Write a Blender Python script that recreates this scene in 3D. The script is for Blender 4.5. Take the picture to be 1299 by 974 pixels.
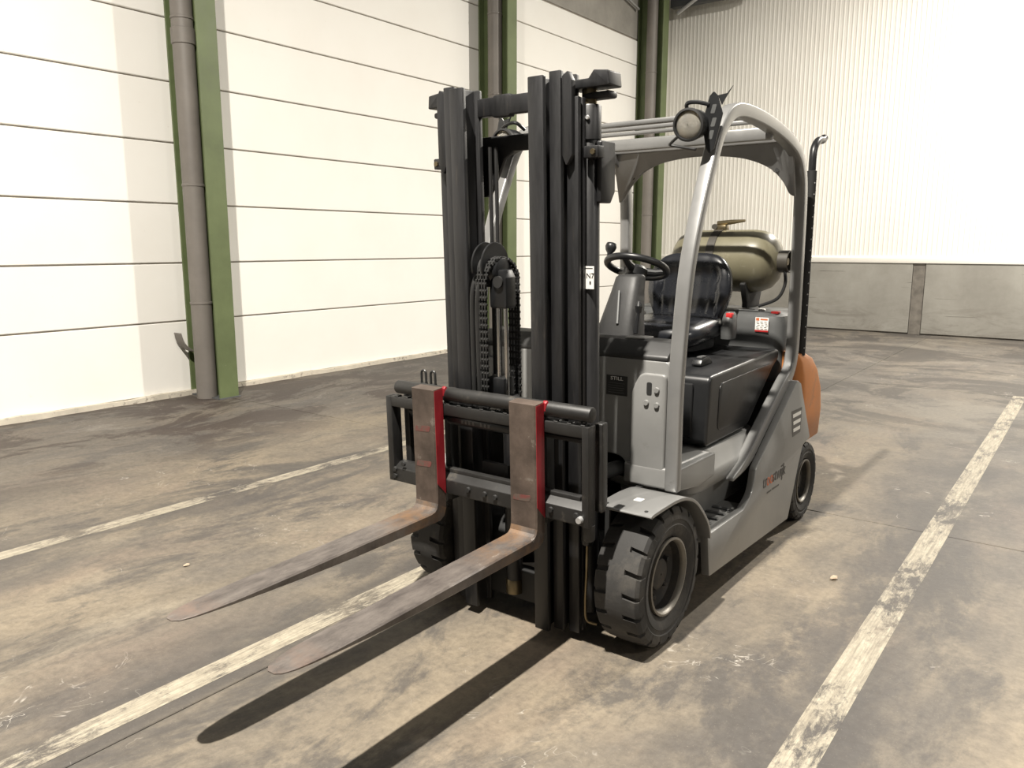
import bpy, bmesh, math, random
from mathutils import Vector, Matrix
random.seed(7)
for o in list(bpy.data.objects): bpy.data.objects.remove(o)
sc = bpy.context.scene
COL = sc.collection

# ------------------------------------------------------------------ camera
cd = bpy.data.cameras.new('camera'); cam = bpy.data.objects.new('camera', cd); COL.objects.link(cam)
F_PX, W_PX, H_PX = 1000.0, 1299.0, 974.0
cd.sensor_fit = 'HORIZONTAL'; cd.sensor_width = 36.0; cd.lens = 36.0*F_PX/W_PX
cd.clip_start = .05; cd.clip_end = 200
pitch = math.atan2(176, F_PX); yaw = math.radians(36.905)
cam.location = (0, 0, 1.5)
cam.rotation_euler = (math.pi/2 - pitch, 0, yaw)
sc.camera = cam

# ------------------------------------------------------------------ light
w = bpy.data.worlds.new('world'); sc.world = w; w.use_nodes = True
w.node_tree.nodes['Background'].inputs[0].default_value = (.95, .92, .86, 1)
w.node_tree.nodes['Background'].inputs[1].default_value = .10
def lamp(x, y, z, power, size=.38):
    l = bpy.data.lights.new('hall_or_fill_lamp', 'AREA'); l.shape = 'DISK'; l.size = size; l.energy = power
    l.color = (1, .94, .845)
    o = bpy.data.objects.new('hall_or_fill_lamp', l); COL.objects.link(o); o.location = (x, y, z)
lamp(-1.42, -.15, 7.0, 1380, .15)
lamp(.5, 11.4, 7.0, 1250, .25)
lamp(8.0, 3.0, 7.0, 350, .3)  # weak fill lamp added off to the right, not a known hall fixture
sc.view_settings.view_transform = 'Standard'; sc.view_settings.look = 'None'
sc.view_settings.exposure = 0.28; sc.view_settings.gamma = 1.0
sc.view_settings.use_curve_mapping = False

# ------------------------------------------------------------------ materials
def nt(m):
    m.use_nodes = True
    t = m.node_tree
    return t, t.nodes, t.links, t.nodes['Principled BSDF']
def noise(N, L, vec, scale, detail=4, rough=.6, dist=0):
    n = N.new('ShaderNodeTexNoise'); n.inputs['Scale'].default_value = scale
    n.inputs['Detail'].default_value = detail; n.inputs['Roughness'].default_value = rough
    n.inputs['Distortion'].default_value = dist
    if vec is not None: L.new(vec, n.inputs['Vector'])
    return n.outputs['Fac']
def ramp(N, L, fac, a, b, ca=(0, 0, 0, 1), cb=(1, 1, 1, 1)):
    r = N.new('ShaderNodeValToRGB'); L.new(fac, r.inputs[0])
    r.color_ramp.elements[0].position = a; r.color_ramp.elements[1].position = b
    r.color_ramp.elements[0].color = ca; r.color_ramp.elements[1].color = cb
    return r.outputs[0]
def mix(N, L, fac, a, b):
    m = N.new('ShaderNodeMix'); m.data_type = 'RGBA'
    if isinstance(fac, float): m.inputs[0].default_value = fac
    else: L.new(fac, m.inputs[0])
    for i, c in ((6, a), (7, b)):
        if isinstance(c, tuple): m.inputs[i].default_value = (*c[:3], 1)
        else: L.new(c, m.inputs[i])
    return m.outputs[2]
def math_(N, L, op, a, b=None, c=None):
    m = N.new('ShaderNodeMath'); m.operation = op
    for i, v in enumerate((a, b, c)):
        if v is None: continue
        if isinstance(v, (int, float)): m.inputs[i].default_value = v
        else: L.new(v, m.inputs[i])
    return m.outputs[0]
def mapping(N, L, src, scale=(1, 1, 1), loc=(0, 0, 0), rot=(0, 0, 0)):
    m = N.new('ShaderNodeMapping'); L.new(src, m.inputs[0])
    m.inputs['Scale'].default_value = scale; m.inputs['Location'].default_value = loc
    m.inputs['Rotation'].default_value = rot
    return m.outputs[0]
def bump(N, L, P, h, strength, dist=.01):
    b = N.new('ShaderNodeBump'); b.inputs['Strength'].default_value = strength
    b.inputs['Distance'].default_value = dist
    L.new(h, b.inputs['Height']); L.new(b.outputs[0], P.inputs['Normal'])

def pmat(name, base, rough=.5, metal=0., wear=None, wear_at=(.62, .75), wscale=9., var=.12, vscale=3., stretch=(1, 1, 1), bmp=.0, bscale=80., coat=0., spec=.5):
    """painted / plastic / metal surface with slight mottling and optional worn patches"""
    m = bpy.data.materials.new(name); t, N, L, P = nt(m)
    tc = N.new('ShaderNodeTexCoord').outputs['Object']
    v = mapping(N, L, tc, stretch)
    n1 = noise(N, L, v, vscale, 5, .65)
    dk = tuple(c*(1-var*1.6) for c in base); lt = tuple(min(1, c*(1+var)) for c in base)
    col = mix(N, L, ramp(N, L, n1, .3, .7), dk, lt)
    if wear:
        n2 = noise(N, L, v, wscale, 8, .7, .3)
        col = mix(N, L, ramp(N, L, n2, *wear_at), col, wear)
    L.new(col, P.inputs['Base Color'])
    P.inputs['Metallic'].default_value = metal
    n3 = noise(N, L, v, vscale*4, 4, .6)
    rr = N.new('ShaderNodeMapRange'); L.new(n3, rr.inputs[0])
    rr.inputs[3].default_value = max(.03, rough-.1); rr.inputs[4].default_value = min(1, rough+.1)
    L.new(rr.outputs[0], P.inputs['Roughness'])
    P.inputs['Specular IOR Level'].default_value = spec
    if coat: P.inputs['Coat Weight'].default_value = coat; P.inputs['Coat Roughness'].default_value = .15
    if bmp: bump(N, L, P, noise(N, L, tc, bscale, 4, .6), bmp, .004)
    return m

def concrete_floor(name, paint=None):
    m = bpy.data.materials.new(name); t, N, L, P = nt(m)
    pos = N.new('ShaderNodeNewGeometry').outputs['Position']
    sx = N.new('ShaderNodeSeparateXYZ'); L.new(pos, sx.inputs[0])
    def mul(*a):
        r = a[0]
        for b in a[1:]: r = math_(N, L, 'MULTIPLY', r, b)
        return r
    along = mapping(N, L, pos, (1, .42, 1), (3.1, 1.7, 0))
    big = noise(N, L, along, .9, 7, .66, .4)
    mid = noise(N, L, along, 2.1, 10, .72, .5)
    f1 = noise(N, L, mapping(N, L, pos, (1, .7, 1)), 6.5, 10, .75, .3)
    fine = noise(N, L, pos, 30, 6, .75)
    speck = noise(N, L, pos, 150, 3, .6)
    col = mix(N, L, ramp(N, L, big, .38, .60), (.115, .102, .087), (.220, .184, .134))
    tint = noise(N, L, mapping(N, L, pos, (1, .6, 1), (7, 3, 0)), 1.7, 5, .6)
    col = mix(N, L, mul(ramp(N, L, tint, .52, .70), .5), col, (.205, .158, .122))
    col = mix(N, L, mul(ramp(N, L, mid, .51, .59), .8), col, (.066, .061, .057))
    lightp = noise(N, L, mapping(N, L, pos, (1, .5, 1), (9, 4, 0)), 1.6, 9, .72, .5)
    col = mix(N, L, mul(ramp(N, L, lightp, .56, .68), .55), col, (.26, .226, .172))
    col = mix(N, L, mul(ramp(N, L, f1, .48, .70), .55), col, (.072, .064, .056))
    # tyre-dark drifts running along the lanes and beside the painted lines
    lane = noise(N, L, mapping(N, L, pos, (2.2, .16, 1), (0, 6, 0)), 1.3, 6, .66, .2)
    col = mix(N, L, mul(ramp(N, L, lane, .56, .70), .5), col, (.070, .066, .062))
    for xl, amt in ((-.60, .85), (-2.46, .6), (-4.05, .7)):
        d = math_(N, L, 'ABSOLUTE', math_(N, L, 'SUBTRACT', sx.outputs[0], xl))
        mr = N.new('ShaderNodeMapRange'); L.new(d, mr.inputs[0]); mr.inputs[1].default_value = .60; mr.inputs[2].default_value = .05
        hn = noise(N, L, mapping(N, L, pos, (1.6, .8, 1), (xl, 1.1, 0)), 1.5, 7, .7)
        col = mix(N, L, mul(mr.outputs[0], ramp(N, L, hn, .43, .54), amt), col, (.066, .061, .058))
    for xl, wd, amt in ((-2.412, .15, .8), (-.59, .16, .5), (-4.20, .13, .6)):
        d = math_(N, L, 'ABSOLUTE', math_(N, L, 'SUBTRACT', sx.outputs[0], xl))
        mr = N.new('ShaderNodeMapRange'); L.new(d, mr.inputs[0]); mr.inputs[1].default_value = wd; mr.inputs[2].default_value = wd-.06
        hn = noise(N, L, mapping(N, L, pos, (1.6, .6, 1), (xl*3, 2.1, 0)), 2.5, 8, .72)
        col = mix(N, L, mul(mr.outputs[0], ramp(N, L, hn, .36, .54), amt), col, (.062, .057, .053))
    # brown damp stains on the strip beside the panel wall
    near = N.new('ShaderNodeMapRange'); L.new(sx.outputs[0], near.inputs[0])
    near.inputs[1].default_value = -4.9; near.inputs[2].default_value = -5.8
    st = noise(N, L, mapping(N, L, pos, (1.0, .5, 1), (1.3, 7.7, 0)), 1.5, 12, .78, .7)
    col = mix(N, L, mul(near.outputs[0], .5), col, (.112, .101, .090))
    col = mix(N, L, mul(ramp(N, L, st, .49, .535), near.outputs[0], .8), col, (.044, .031, .026))
    col = mix(N, L, mul(ramp(N, L, st, .36, .42, (1, 1, 1, 1), (0, 0, 0, 1)), near.outputs[0], .5), col, (.25, .23, .20))
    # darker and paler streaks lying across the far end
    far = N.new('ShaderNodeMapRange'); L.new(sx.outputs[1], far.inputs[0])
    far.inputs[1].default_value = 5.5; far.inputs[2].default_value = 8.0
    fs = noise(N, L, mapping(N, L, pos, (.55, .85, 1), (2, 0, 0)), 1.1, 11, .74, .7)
    col = mix(N, L, mul(far.outputs[0], .6), col, (.098, .090, .080))  # far floor colour lowered to offset the strong lamp over it
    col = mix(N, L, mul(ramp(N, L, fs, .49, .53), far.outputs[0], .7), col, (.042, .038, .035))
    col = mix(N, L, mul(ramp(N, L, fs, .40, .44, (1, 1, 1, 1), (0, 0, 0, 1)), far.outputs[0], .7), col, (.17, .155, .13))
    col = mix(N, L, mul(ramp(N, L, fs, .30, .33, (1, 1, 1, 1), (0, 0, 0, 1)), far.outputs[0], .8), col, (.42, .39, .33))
    # pale scuffs: thin contour lines of warped noises, broken up by masks
    for k, (sc_n, th, m0) in enumerate(((4.2, .006, .56), (7.5, .012, .585))):
        s1 = noise(N, L, mapping(N, L, pos, (1, 1, 1), (4+k*3, 2, 0)), sc_n, 3, .5, 1.2)
        ln = ramp(N, L, math_(N, L, 'ABSOLUTE', math_(N, L, 'SUBTRACT', s1, .53)), th*.4, th, (1, 1, 1, 1), (0, 0, 0, 1))
        msk = ramp(N, L, noise(N, L, mapping(N, L, pos, (1, 1, 1), (k*5, 1, 0)), .9, 4, .6), m0, m0+.08)
        brk = ramp(N, L, noise(N, L, pos, 8+k*3, 3, .6), .50, .58)
        col = mix(N, L, mul(ln, msk, brk, .75), col, (.46, .43, .38))
    col = mix(N, L, mul(ramp(N, L, fine, .40, .70), .7), col, mix(N, L, .6, col, (.04, .034, .03)))
    col = mix(N, L, mul(ramp(N, L, speck, .62, .75), .3), col, (.34, .30, .25))
    rough = .62
    if paint:
        wr = noise(N, L, mapping(N, L, pos, (9, 3.0, 1)), 2.2, 12, .82, .35)
        wb = noise(N, L, mapping(N, L, pos, (1, 1, 1), (0, paint[1], 0)), 1.5, 5, .6)
        wsum = math_(N, L, 'ADD', math_(N, L, 'MULTIPLY', wr, .62), math_(N, L, 'MULTIPLY', wb, .38))
        strk = noise(N, L, mapping(N, L, pos, (40, 2.2, 1)), 2.0, 8, .75, .2)
        dirty = mix(N, L, ramp(N, L, strk, .36, .62), (.40, .365, .285), (.20, .175, .135))
        dirty = mix(N, L, mul(ramp(N, L, fine, .45, .7), .5), dirty, (.14, .122, .10))
        col = mix(N, L, ramp(N, L, wsum, paint[0], paint[0]+.07), col, dirty)
    L.new(col, P.inputs['Base Color']); P.inputs['Roughness'].default_value = rough
    P.inputs['Specular IOR Level'].default_value = .35
    bump(N, L, P, math_(N, L, 'ADD', fine, math_(N, L, 'MULTIPLY', mid, 2.0)), .16, .006)
    return m

def panel_white(name, base, dirt, low=True, amt=.3):
    m = bpy.data.materials.new(name); t, N, L, P = nt(m)
    pos = N.new('ShaderNodeNewGeometry').outputs['Position']
    n = noise(N, L, pos, 1.2, 6, .6)
    col = mix(N, L, math_(N, L, 'MULTIPLY', ramp(N, L, n, .4, .8), amt), base, dirt)
    sp = noise(N, L, pos, 7, 6, .75)
    col = mix(N, L, math_(N, L, 'MULTIPLY', ramp(N, L, sp, .68, .74), .6), col, dirt)
    L.new(col, P.inputs['Base Color']); P.inputs['Roughness'].default_value = .7
    bump(N, L, P, noise(N, L, pos, 60, 4, .6), .06, .004)
    return m
def plinth_concrete(name):
    m = bpy.data.materials.new(name); t, N, L, P = nt(m)
    pos = N.new('ShaderNodeNewGeometry').outputs['Position']
    n = noise(N, L, pos, 1.4, 7, .65)
    col = mix(N, L, ramp(N, L, n, .35, .7), (.22, .21, .186), (.30, .29, .26))
    s = noise(N, L, mapping(N, L, pos, (1.2, 1, 4.5)), 1.3, 8, .75, .8)
    sx = N.new('ShaderNodeSeparateXYZ'); L.new(pos, sx.inputs[0])
    band = N.new('ShaderNodeMapRange'); L.new(sx.outputs[2], band.inputs[0])
    band.inputs[1].default_value = .62; band.inputs[2].default_value = .3
    col = mix(N, L, math_(N, L, 'MULTIPLY', math_(N, L, 'MULTIPLY', ramp(N, L, s, .48, .62), band.outputs[0]), .7), col, (.17, .155, .135))
    k = noise(N, L, mapping(N, L, pos, (.8, 1, 22), (2, 0, .4)), 1.6, 3, .5)
    col = mix(N, L, math_(N, L, 'MULTIPLY', ramp(N, L, k, .70, .73), .8), col, (.09, .08, .07))
    L.new(col, P.inputs['Base Color']); P.inputs['Roughness'].default_value = .85
    bump(N, L, P, noise(N, L, pos, 50, 5, .6), .15, .005)
    return m

M = {}
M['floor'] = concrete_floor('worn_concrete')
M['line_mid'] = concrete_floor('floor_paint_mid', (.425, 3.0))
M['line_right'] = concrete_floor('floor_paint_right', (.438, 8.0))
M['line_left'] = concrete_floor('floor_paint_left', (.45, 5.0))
M['joint'] = pmat('joint_dark', (.03, .027, .024), .9)
M['panel'] = panel_white('painted_panel', (.86, .845, .80), (.66, .61, .53), amt=.18)
M['wall_core'] = pmat('panel_joint_grey', (.30, .27, .23), .9)
M['clad'] = panel_white('white_sheet', (.80, .78, .725), (.64, .60, .53), amt=.3)
M['upper'] = pmat('upper_band_grey', (.30, .285, .255), .75)
M['plinth'] = plinth_concrete('plinth_concrete')
M['post'] = pmat('joint_post_concrete', (.16, .145, .125), .85, var=.25, vscale=6)
M['kerb'] = pmat('kerb_mortar', (.60, .55, .46), .9, wear=(.2, .17, .14), wear_at=(.55, .68), wscale=14, bmp=.4)
M['green'] = pmat('green_paint', (.112, .142, .062), .5, wear=(.22, .20, .14), wear_at=(.70, .74), wscale=11, var=.12)
M['pipe'] = pmat('grey_pvc', (.185, .168, .150), .55, var=.1)
M['steel_dark'] = pmat('dark_roof_steel', (.085, .088, .090), .6)
M['galv'] = pmat('galvanised', (.55, .55, .55), .4, .6)
M['blk'] = pmat('mast_black_paint', (.0125, .0125, .0135), .45, wear=(.045, .038, .031), wear_at=(.60, .78), wscale=5, stretch=(6, 6, .7), var=.35, vscale=4, bmp=.05)
M['blk2'] = pmat('carriage_black_paint', (.016, .0155, .015), .5, wear=(.075, .066, .055), wear_at=(.58, .75), wscale=12, var=.35, bmp=.08)
M['void'] = pmat('inner_black', (.010, .010, .010), .7)
M['grey'] = pmat('silver_grey_paint', (.205, .205, .200), .42, wear=(.13, .127, .116), wear_at=(.60, .75), wscale=5, var=.10, coat=.15)
M['frame'] = pmat('guard_grey_paint', (.225, .225, .222), .34, .35, wear=(.13, .125, .117), wear_at=(.64, .76), wscale=7, var=.08, coat=.3)
M['dkgrey'] = pmat('dark_grey_cover', (.075, .077, .077), .45, var=.12)
M['plastic'] = pmat('black_plastic', (.011, .0115, .0125), .36, wear=(.030, .030, .030), wear_at=(.6, .8), wscale=5, var=.2)
M['dash'] = pmat('dash_plastic', (.021, .021, .021), .52, var=.2, bmp=.1)
M['vinyl'] = pmat('black_vinyl', (.010, .011, .014), .28, var=.15, coat=.2)
M['orange'] = pmat('orange_paint', (.50, .185, .050), .5, wear=(.32, .16, .08), wear_at=(.6, .75), wscale=6, var=.15)
M['rubber'] = pmat('worn_rubber', (.030, .029, .028), .8, wear=(.078, .071, .061), wear_at=(.5, .72), wscale=6, var=.25, bmp=.25, bscale=60)
M['rim'] = pmat('dirty_rim', (.022, .020, .018), .6, wear=(.055, .043, .032), wear_at=(.5, .75), wscale=18, var=.3)
M['rimedge'] = pmat('bare_rim_edge', (.20, .185, .16), .45, .4, var=.2)
m = bpy.data.materials.new('worn_fork_steel'); t, N, L, P = nt(m)
tc = N.new('ShaderNodeTexCoord').outputs['Object']; sx = N.new('ShaderNodeSeparateXYZ'); L.new(tc, sx.inputs[0])
g = noise(N, L, mapping(N, L, tc, (4, 1.2, 1)), 6, 8, .7)
col = mix(N, L, ramp(N, L, g, .35, .68), (.070, .060, .056), (.165, .145, .130))
r1 = ramp(N, L, noise(N, L, tc, 11, 9, .75), .40, .62)
tip = N.new('ShaderNodeMapRange'); L.new(sx.outputs[1], tip.inputs[0]); tip.inputs[1].default_value = -1.30; tip.inputs[2].default_value = -1.38
heel = N.new('ShaderNodeMapRange'); L.new(sx.outputs[1], heel.inputs[0]); heel.inputs[1].default_value = -.72; heel.inputs[2].default_value = -.50
col = mix(N, L, math_(N, L, 'MULTIPLY', r1, tip.outputs[0]), col, (.165, .122, .10))
col = mix(N, L, math_(N, L, 'MULTIPLY', r1, math_(N, L, 'MULTIPLY', heel.outputs[0], .75)), col, (.215, .125, .065))
sp_ = ramp(N, L, noise(N, L, mapping(N, L, tc, (3, 1, 1)), 16, 6, .7), .66, .71)
col = mix(N, L, math_(N, L, 'MULTIPLY', sp_, .6), col, (.42, .39, .36))
L.new(col, P.inputs['Base Color']); P.inputs['Metallic'].default_value = .3; P.inputs['Roughness'].default_value = .45
bump(N, L, P, noise(N, L, tc, 70, 5, .65), .15, .004)
M['fork'] = m
M['shank'] = pmat('fork_shank_steel', (.105, .080, .066), .48, .3, wear=(.26, .24, .21), wear_at=(.62, .74), wscale=14, var=.35, vscale=7, bmp=.15)
M['red'] = pmat('red_paint', (.27, .013, .020), .5, wear=(.12, .06, .05), wear_at=(.66, .75), wscale=14, var=.2)
M['redsmear'] = pmat('faded_red_smear', (.16, .05, .045), .5, .2, wear=(.105, .080, .066), wear_at=(.42, .58), wscale=20)
M['chrome'] = pmat('chrome_rod', (.72, .72, .72), .15, 1.)
M['brass'] = pmat('brass', (.19, .155, .095), .35, .9)
M['olive'] = pmat('olive_tank_paint', (.150, .138, .092), .36, wear=(.22, .205, .15), wear_at=(.6, .72), wscale=16, var=.12)
M['strap'] = pmat('strap_brown', (.045, .040, .032), .55)
M['white'] = pmat('paper_white', (.72, .71, .68), .6, var=.04)
M['fadedink'] = pmat('faded_print', (.06, .055, .05), .5, var=.3, wear=(.18, .18, .17), wear_at=(.55, .7), wscale=40)
M['ink'] = pmat('black_ink', (.015, .015, .015), .6)
M['decal'] = pmat('decal_dark', (.075, .072, .070), .5)
M['orink'] = pmat('orange_ink', (.50, .13, .05), .55)
M['btn'] = pmat('red_button', (.55, .03, .03), .4)
M['chip'] = pmat('rubble_chip', (.42, .33, .24), .8)
M['hose'] = pmat('black_hose', (.020, .020, .020), .4)
m = bpy.data.materials.new('headlight_glass'); t, N, L, P = nt(m)
P.inputs['Base Color'].default_value = (.9, .88, .82, 1); P.inputs['Roughness'].default_value = .08
P.inputs['Transmission Weight'].default_value = .85; P.inputs['IOR'].default_value = 1.45
M['glass'] = m
M['mirror'] = pmat('lamp_reflector', (.70, .66, .58), .22, 1.)

# ------------------------------------------------------------------ mesh helpers
class B:
    def __init__(s): s.bm = bmesh.new()
    def _add(s, vs, fs):
        v = [s.bm.verts.new(p) for p in vs]
        for f in fs:
            try: s.bm.faces.new([v[i] for i in f])
            except ValueError: pass
        return s
    def box(s, x0, x1, y0, y1, z0, z1):
        return s._add([(x0,y0,z0),(x1,y0,z0),(x1,y1,z0),(x0,y1,z0),(x0,y0,z1),(x1,y0,z1),(x1,y1,z1),(x0,y1,z1)],
                      [(0,3,2,1),(4,5,6,7),(0,1,5,4),(1,2,6,5),(2,3,7,6),(3,0,4,7)])
    def prism(s, pts, axis, a, b):
        """2-D polygon extruded along axis ('x': pts are y,z; 'y': x,z; 'z': x,y)"""
        def mk(p, h): return {'x': (h, p[0], p[1]), 'y': (p[0], h, p[1]), 'z': (p[0], p[1], h)}[axis]
        n = len(pts)
        return s._add([mk(p, a) for p in pts] + [mk(p, b) for p in pts],
                      [tuple(range(n))[::-1], tuple(range(n, 2*n))] + [(i, (i+1) % n, n+(i+1) % n, n+i) for i in range(n)])
    def ribbon(s, pairs, x0, x1):
        """closed strip between two y,z polylines, extruded in x"""
        vs, fs = [], []
        for (a, b) in pairs: vs += [(x0, *a), (x0, *b), (x1, *b), (x1, *a)]
        n = len(pairs)
        for i in range(n-1):
            k = 4*i
            for j in range(4): fs.append((k+j, k+(j+1) % 4, k+4+(j+1) % 4, k+4+j))
        fs += [(3,2,1,0), (4*n-4, 4*n-3, 4*n-2, 4*n-1)]
        return s._add(vs, fs)
    def tube(s, path, r, seg=12, closed=False):
        P = [Vector(p) for p in path]; n = len(P)
        rs = r if isinstance(r, (list, tuple)) else [r]*n
        T = []
        for i in range(n):
            a = P[i-1] if (i or closed) else P[i]; b = P[(i+1) % n] if (i < n-1 or closed) else P[i]
            T.append((b-a).normalized())
        u = T[0].orthogonal().normalized(); rings = []; vs = []
        for i in range(n):
            u = (u - T[i]*u.dot(T[i])).normalized(); v = T[i].cross(u)
            vs += [P[i] + (u*math.cos(2*math.pi*k/seg) + v*math.sin(2*math.pi*k/seg))*rs[i] for k in range(seg)]
        fs = []
        for i in range(n if closed else n-1):
            a, b = i*seg, ((i+1) % n)*seg
            for k in range(seg): fs.append((a+k, a+(k+1) % seg, b+(k+1) % seg, b+k))
        if not closed: fs += [tuple(range(seg))[::-1], tuple(range((n-1)*seg, n*seg))]
        return s._add(vs, fs)
    def lathe(s, prof, c, axis='x', seg=32, closed=False, caps=True):
        """prof: (radius, offset along axis)"""
        vs, fs = [], []
        for (r, h) in prof:
            for k in range(seg):
                a = 2*math.pi*k/seg; p, q = r*math.cos(a), r*math.sin(a)
                o = {'x': (h, p, q), 'y': (q, h, p), 'z': (p, q, h)}[axis]
                vs.append((c[0]+o[0], c[1]+o[1], c[2]+o[2]))
        n = len(prof)
        for i in range(n if closed else n-1):
            a, b = i*seg, ((i+1) % n)*seg
            for k in range(seg): fs.append((a+k, a+(k+1) % seg, b+(k+1) % seg, b+k))
        if not closed and caps: fs += [tuple(range(seg))[::-1], tuple(range((n-1)*seg, n*seg))]
        return s._add(vs, fs)
    def loft(s, levels, n_exp=4., seg=32):
        """levels: (z, cx, cy, hx, hy); superellipse rings"""
        vs, fs = [], []
        for (z, cx, cy, hx, hy) in levels:
            for k in range(seg):
                a = 2*math.pi*k/seg; ca, sa = math.cos(a), math.sin(a)
                vs.append((cx+hx*math.copysign(abs(ca)**(2/n_exp), ca), cy+hy*math.copysign(abs(sa)**(2/n_exp), sa), z))
        n = len(levels)
        for i in range(n-1):
            a, b = i*seg, (i+1)*seg
            for k in range(seg): fs.append((a+k, a+(k+1) % seg, b+(k+1) % seg, b+k))
        fs += [tuple(range(seg))[::-1], tuple(range((n-1)*seg, n*seg))]
        return s._add(vs, fs)
    def xf(s, mat): bmesh.ops.transform(s.bm, matrix=mat, verts=s.bm.verts[:]); return s
    def mesh(s, name, mat, bevel=0., segs=2, ang=32, limit=30):
        bm = s.bm
        bmesh.ops.recalc_face_normals(bm, faces=bm.faces[:])
        if bevel:
            es = [e for e in bm.edges if len(e.link_faces) == 2 and e.calc_face_angle(0) > math.radians(limit)]
            bmesh.ops.bevel(bm, geom=es, offset=bevel, segments=segs, affect='EDGES', profile=.5, clamp_overlap=True)
        me = bpy.data.meshes.new(name); bm.to_mesh(me); bm.free()
        for p in me.polygons: p.use_smooth = True
        me.set_sharp_from_angle(angle=math.radians(ang))
        for k in (mat if isinstance(mat, (list, tuple)) else [mat]): me.materials.append(M[k])
        return me
    def out(s, name, mat, parent=None, bevel=0., segs=2, ang=32, mx=None, limit=30, loc=None):
        if mx is not None: s.xf(mx)
        o = bpy.data.objects.new(name, s.mesh(name, mat, bevel, segs, ang, limit)); COL.objects.link(o)
        if parent: o.parent = parent
        if loc: o.location = loc
        return o
def inst(name, me, parent, loc=(0, 0, 0)):
    o = bpy.data.objects.new(name, me); COL.objects.link(o); o.parent = parent; o.location = loc
    return o
def tag(o, label=None, cat=None, group=None, kind=None):
    if label: o['label'] = label
    if cat: o['category'] = cat
    if group: o['group'] = group
    if kind: o['kind'] = kind
    return o
def empty(name, loc=(0, 0, 0), parent=None):
    o = bpy.data.objects.new(name, None); COL.objects.link(o); o.location = loc; o.empty_display_size = .1
    if parent: o.parent = parent
    return o
def smooth_path(pts, n=8):
    """Catmull-Rom through tuples of any length"""
    out = []; m_ = len(pts)
    for i in range(m_-1):
        p0, p1, p2, p3 = pts[max(i-1, 0)], pts[i], pts[i+1], pts[min(i+2, m_-1)]
        for k in range(n):
            t = k/n
            out.append(tuple(.5*(2*b+(c-a)*t+(2*a-5*b+4*c-d)*t*t+(3*b-a-3*c+d)*t**3) for a, b, c, d in zip(p0, p1, p2, p3)))
    out.append(tuple(pts[-1])); return out
def fillet(pts, rad, n=5):
    """round the corners of a closed 2-D polygon; rad: one radius or list"""
    out = []; m_ = len(pts); rs = rad if isinstance(rad, (list, tuple)) else [rad]*m_
    for i in range(m_):
        p = Vector(pts[i]); a = Vector(pts[i-1])-p; b = Vector(pts[(i+1) % m_])-p; r = rs[i]
        if r <= 0: out.append(tuple(p)); continue
        th = a.angle(b); d = min(r/math.tan(th/2), .48*a.length, .48*b.length)
        q0, q1 = p+a.normalized()*d, p+b.normalized()*d
        for k in range(n+1):
            t = k/n; out.append(tuple(q0*(1-t)**2 + p*2*t*(1-t) + q1*t*t))
    return out
def text(s, size, name, mat, parent, mx, align='LEFT', extrude=.0006, sx=1.):
    cu = bpy.data.curves.new('lettering', 'FONT'); cu.body = s; cu.size = size; cu.align_x = align
    cu.extrude = extrude; cu.resolution_u = 3
    tmp = bpy.data.objects.new('tmp', cu); COL.objects.link(tmp)
    bpy.context.view_layer.update()
    me = bpy.data.meshes.new_from_object(tmp.evaluated_get(bpy.context.evaluated_depsgraph_get()))
    bpy.data.objects.remove(tmp); bpy.data.curves.remove(cu)
    me.transform(mx @ Matrix.Diagonal((sx, 1, 1, 1))); me.materials.clear(); me.materials.append(M[mat])
    o = bpy.data.objects.new(name, me); COL.objects.link(o); o.parent = parent
    return o
def basis(origin, ex, ey):
    ex, ey = Vector(ex).normalized(), Vector(ey).normalized(); ez = ex.cross(ey)
    return Matrix(((ex.x, ey.x, ez.x, origin[0]), (ex.y, ey.y, ez.y, origin[1]), (ex.z, ey.z, ez.z, origin[2]), (0, 0, 0, 1)))

# ------------------------------------------------------------------ setting: floor
XW, YB = -7.4, 14.85            # inner faces of the panel wall and of the end wall
floor = B().box(XW-.3, 6.5, -4.6, YB+.3, -.30, -.012).out('floor', 'joint')
tag(floor, 'worn stained concrete hall floor', kind='structure')
xe = [XW-.3, -2.286, 2.45, 6.5]; ye = [-4.6, -.31, 4.5, 9.25, 14.05, YB+.3]
for i in range(3):
    for j in range(5):
        B().box(xe[i]+.003, xe[i+1]-.003, ye[j]+.0035, ye[j+1]-.0035, -.10, 0).out('slab', 'floor', floor, bevel=.003, segs=1)
def line(x0, x1, y0, y1, mat, label):
    tag(B().box(x0, x1, y0, y1, .0001, .0007).out('floor_marking', mat), label, 'floor marking', 'worn white lane lines')
line(-2.468, -2.356, -4.5, 4.3, 'line_mid', 'worn white lane line running under the forklift and its forks')
line(-.648, -.533, -4.5, 9.3, 'line_right', 'worn white lane line on the open floor right of the forklift')
line(-4.255, -4.150, -4.5, 8.0, 'line_left', 'thin worn white lane line between forklift and green columns')

# ------------------------------------------------------------------ setting: panel wall on the left
wl = B().box(XW-.25, XW-.022, -5.0, YB+.25, -.05, 7.6).out('wall_left', 'wall_core')
tag(wl, 'white wall of stacked horizontal concrete panels', kind='structure')
cols_y = [-.22, 4.48, 9.17, 13.81]
rows = [.035, .750, 1.325, 1.900, 2.478, 3.045, 3.625, 4.195, 4.775, 5.21]
bays = [(-5.0, -.22), (-.22, 4.48), (4.48, 9.17), (9.17, 13.81), (13.81, YB+.02)]
for (a, b) in bays:
    for z0, z1 in zip(rows[:-1], rows[1:]):
        B().box(XW-.03, XW, a+.004, b-.004, z0+.007, z1-.007).out('panel', 'panel', wl, bevel=.006, segs=1)
    B().box(XW-.03, XW-.005, a+.004, b-.004, 5.23, 7.55).out('upper_band', 'upper', wl, bevel=.004, segs=1)  # wall in a darker grey above the panel rows
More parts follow.
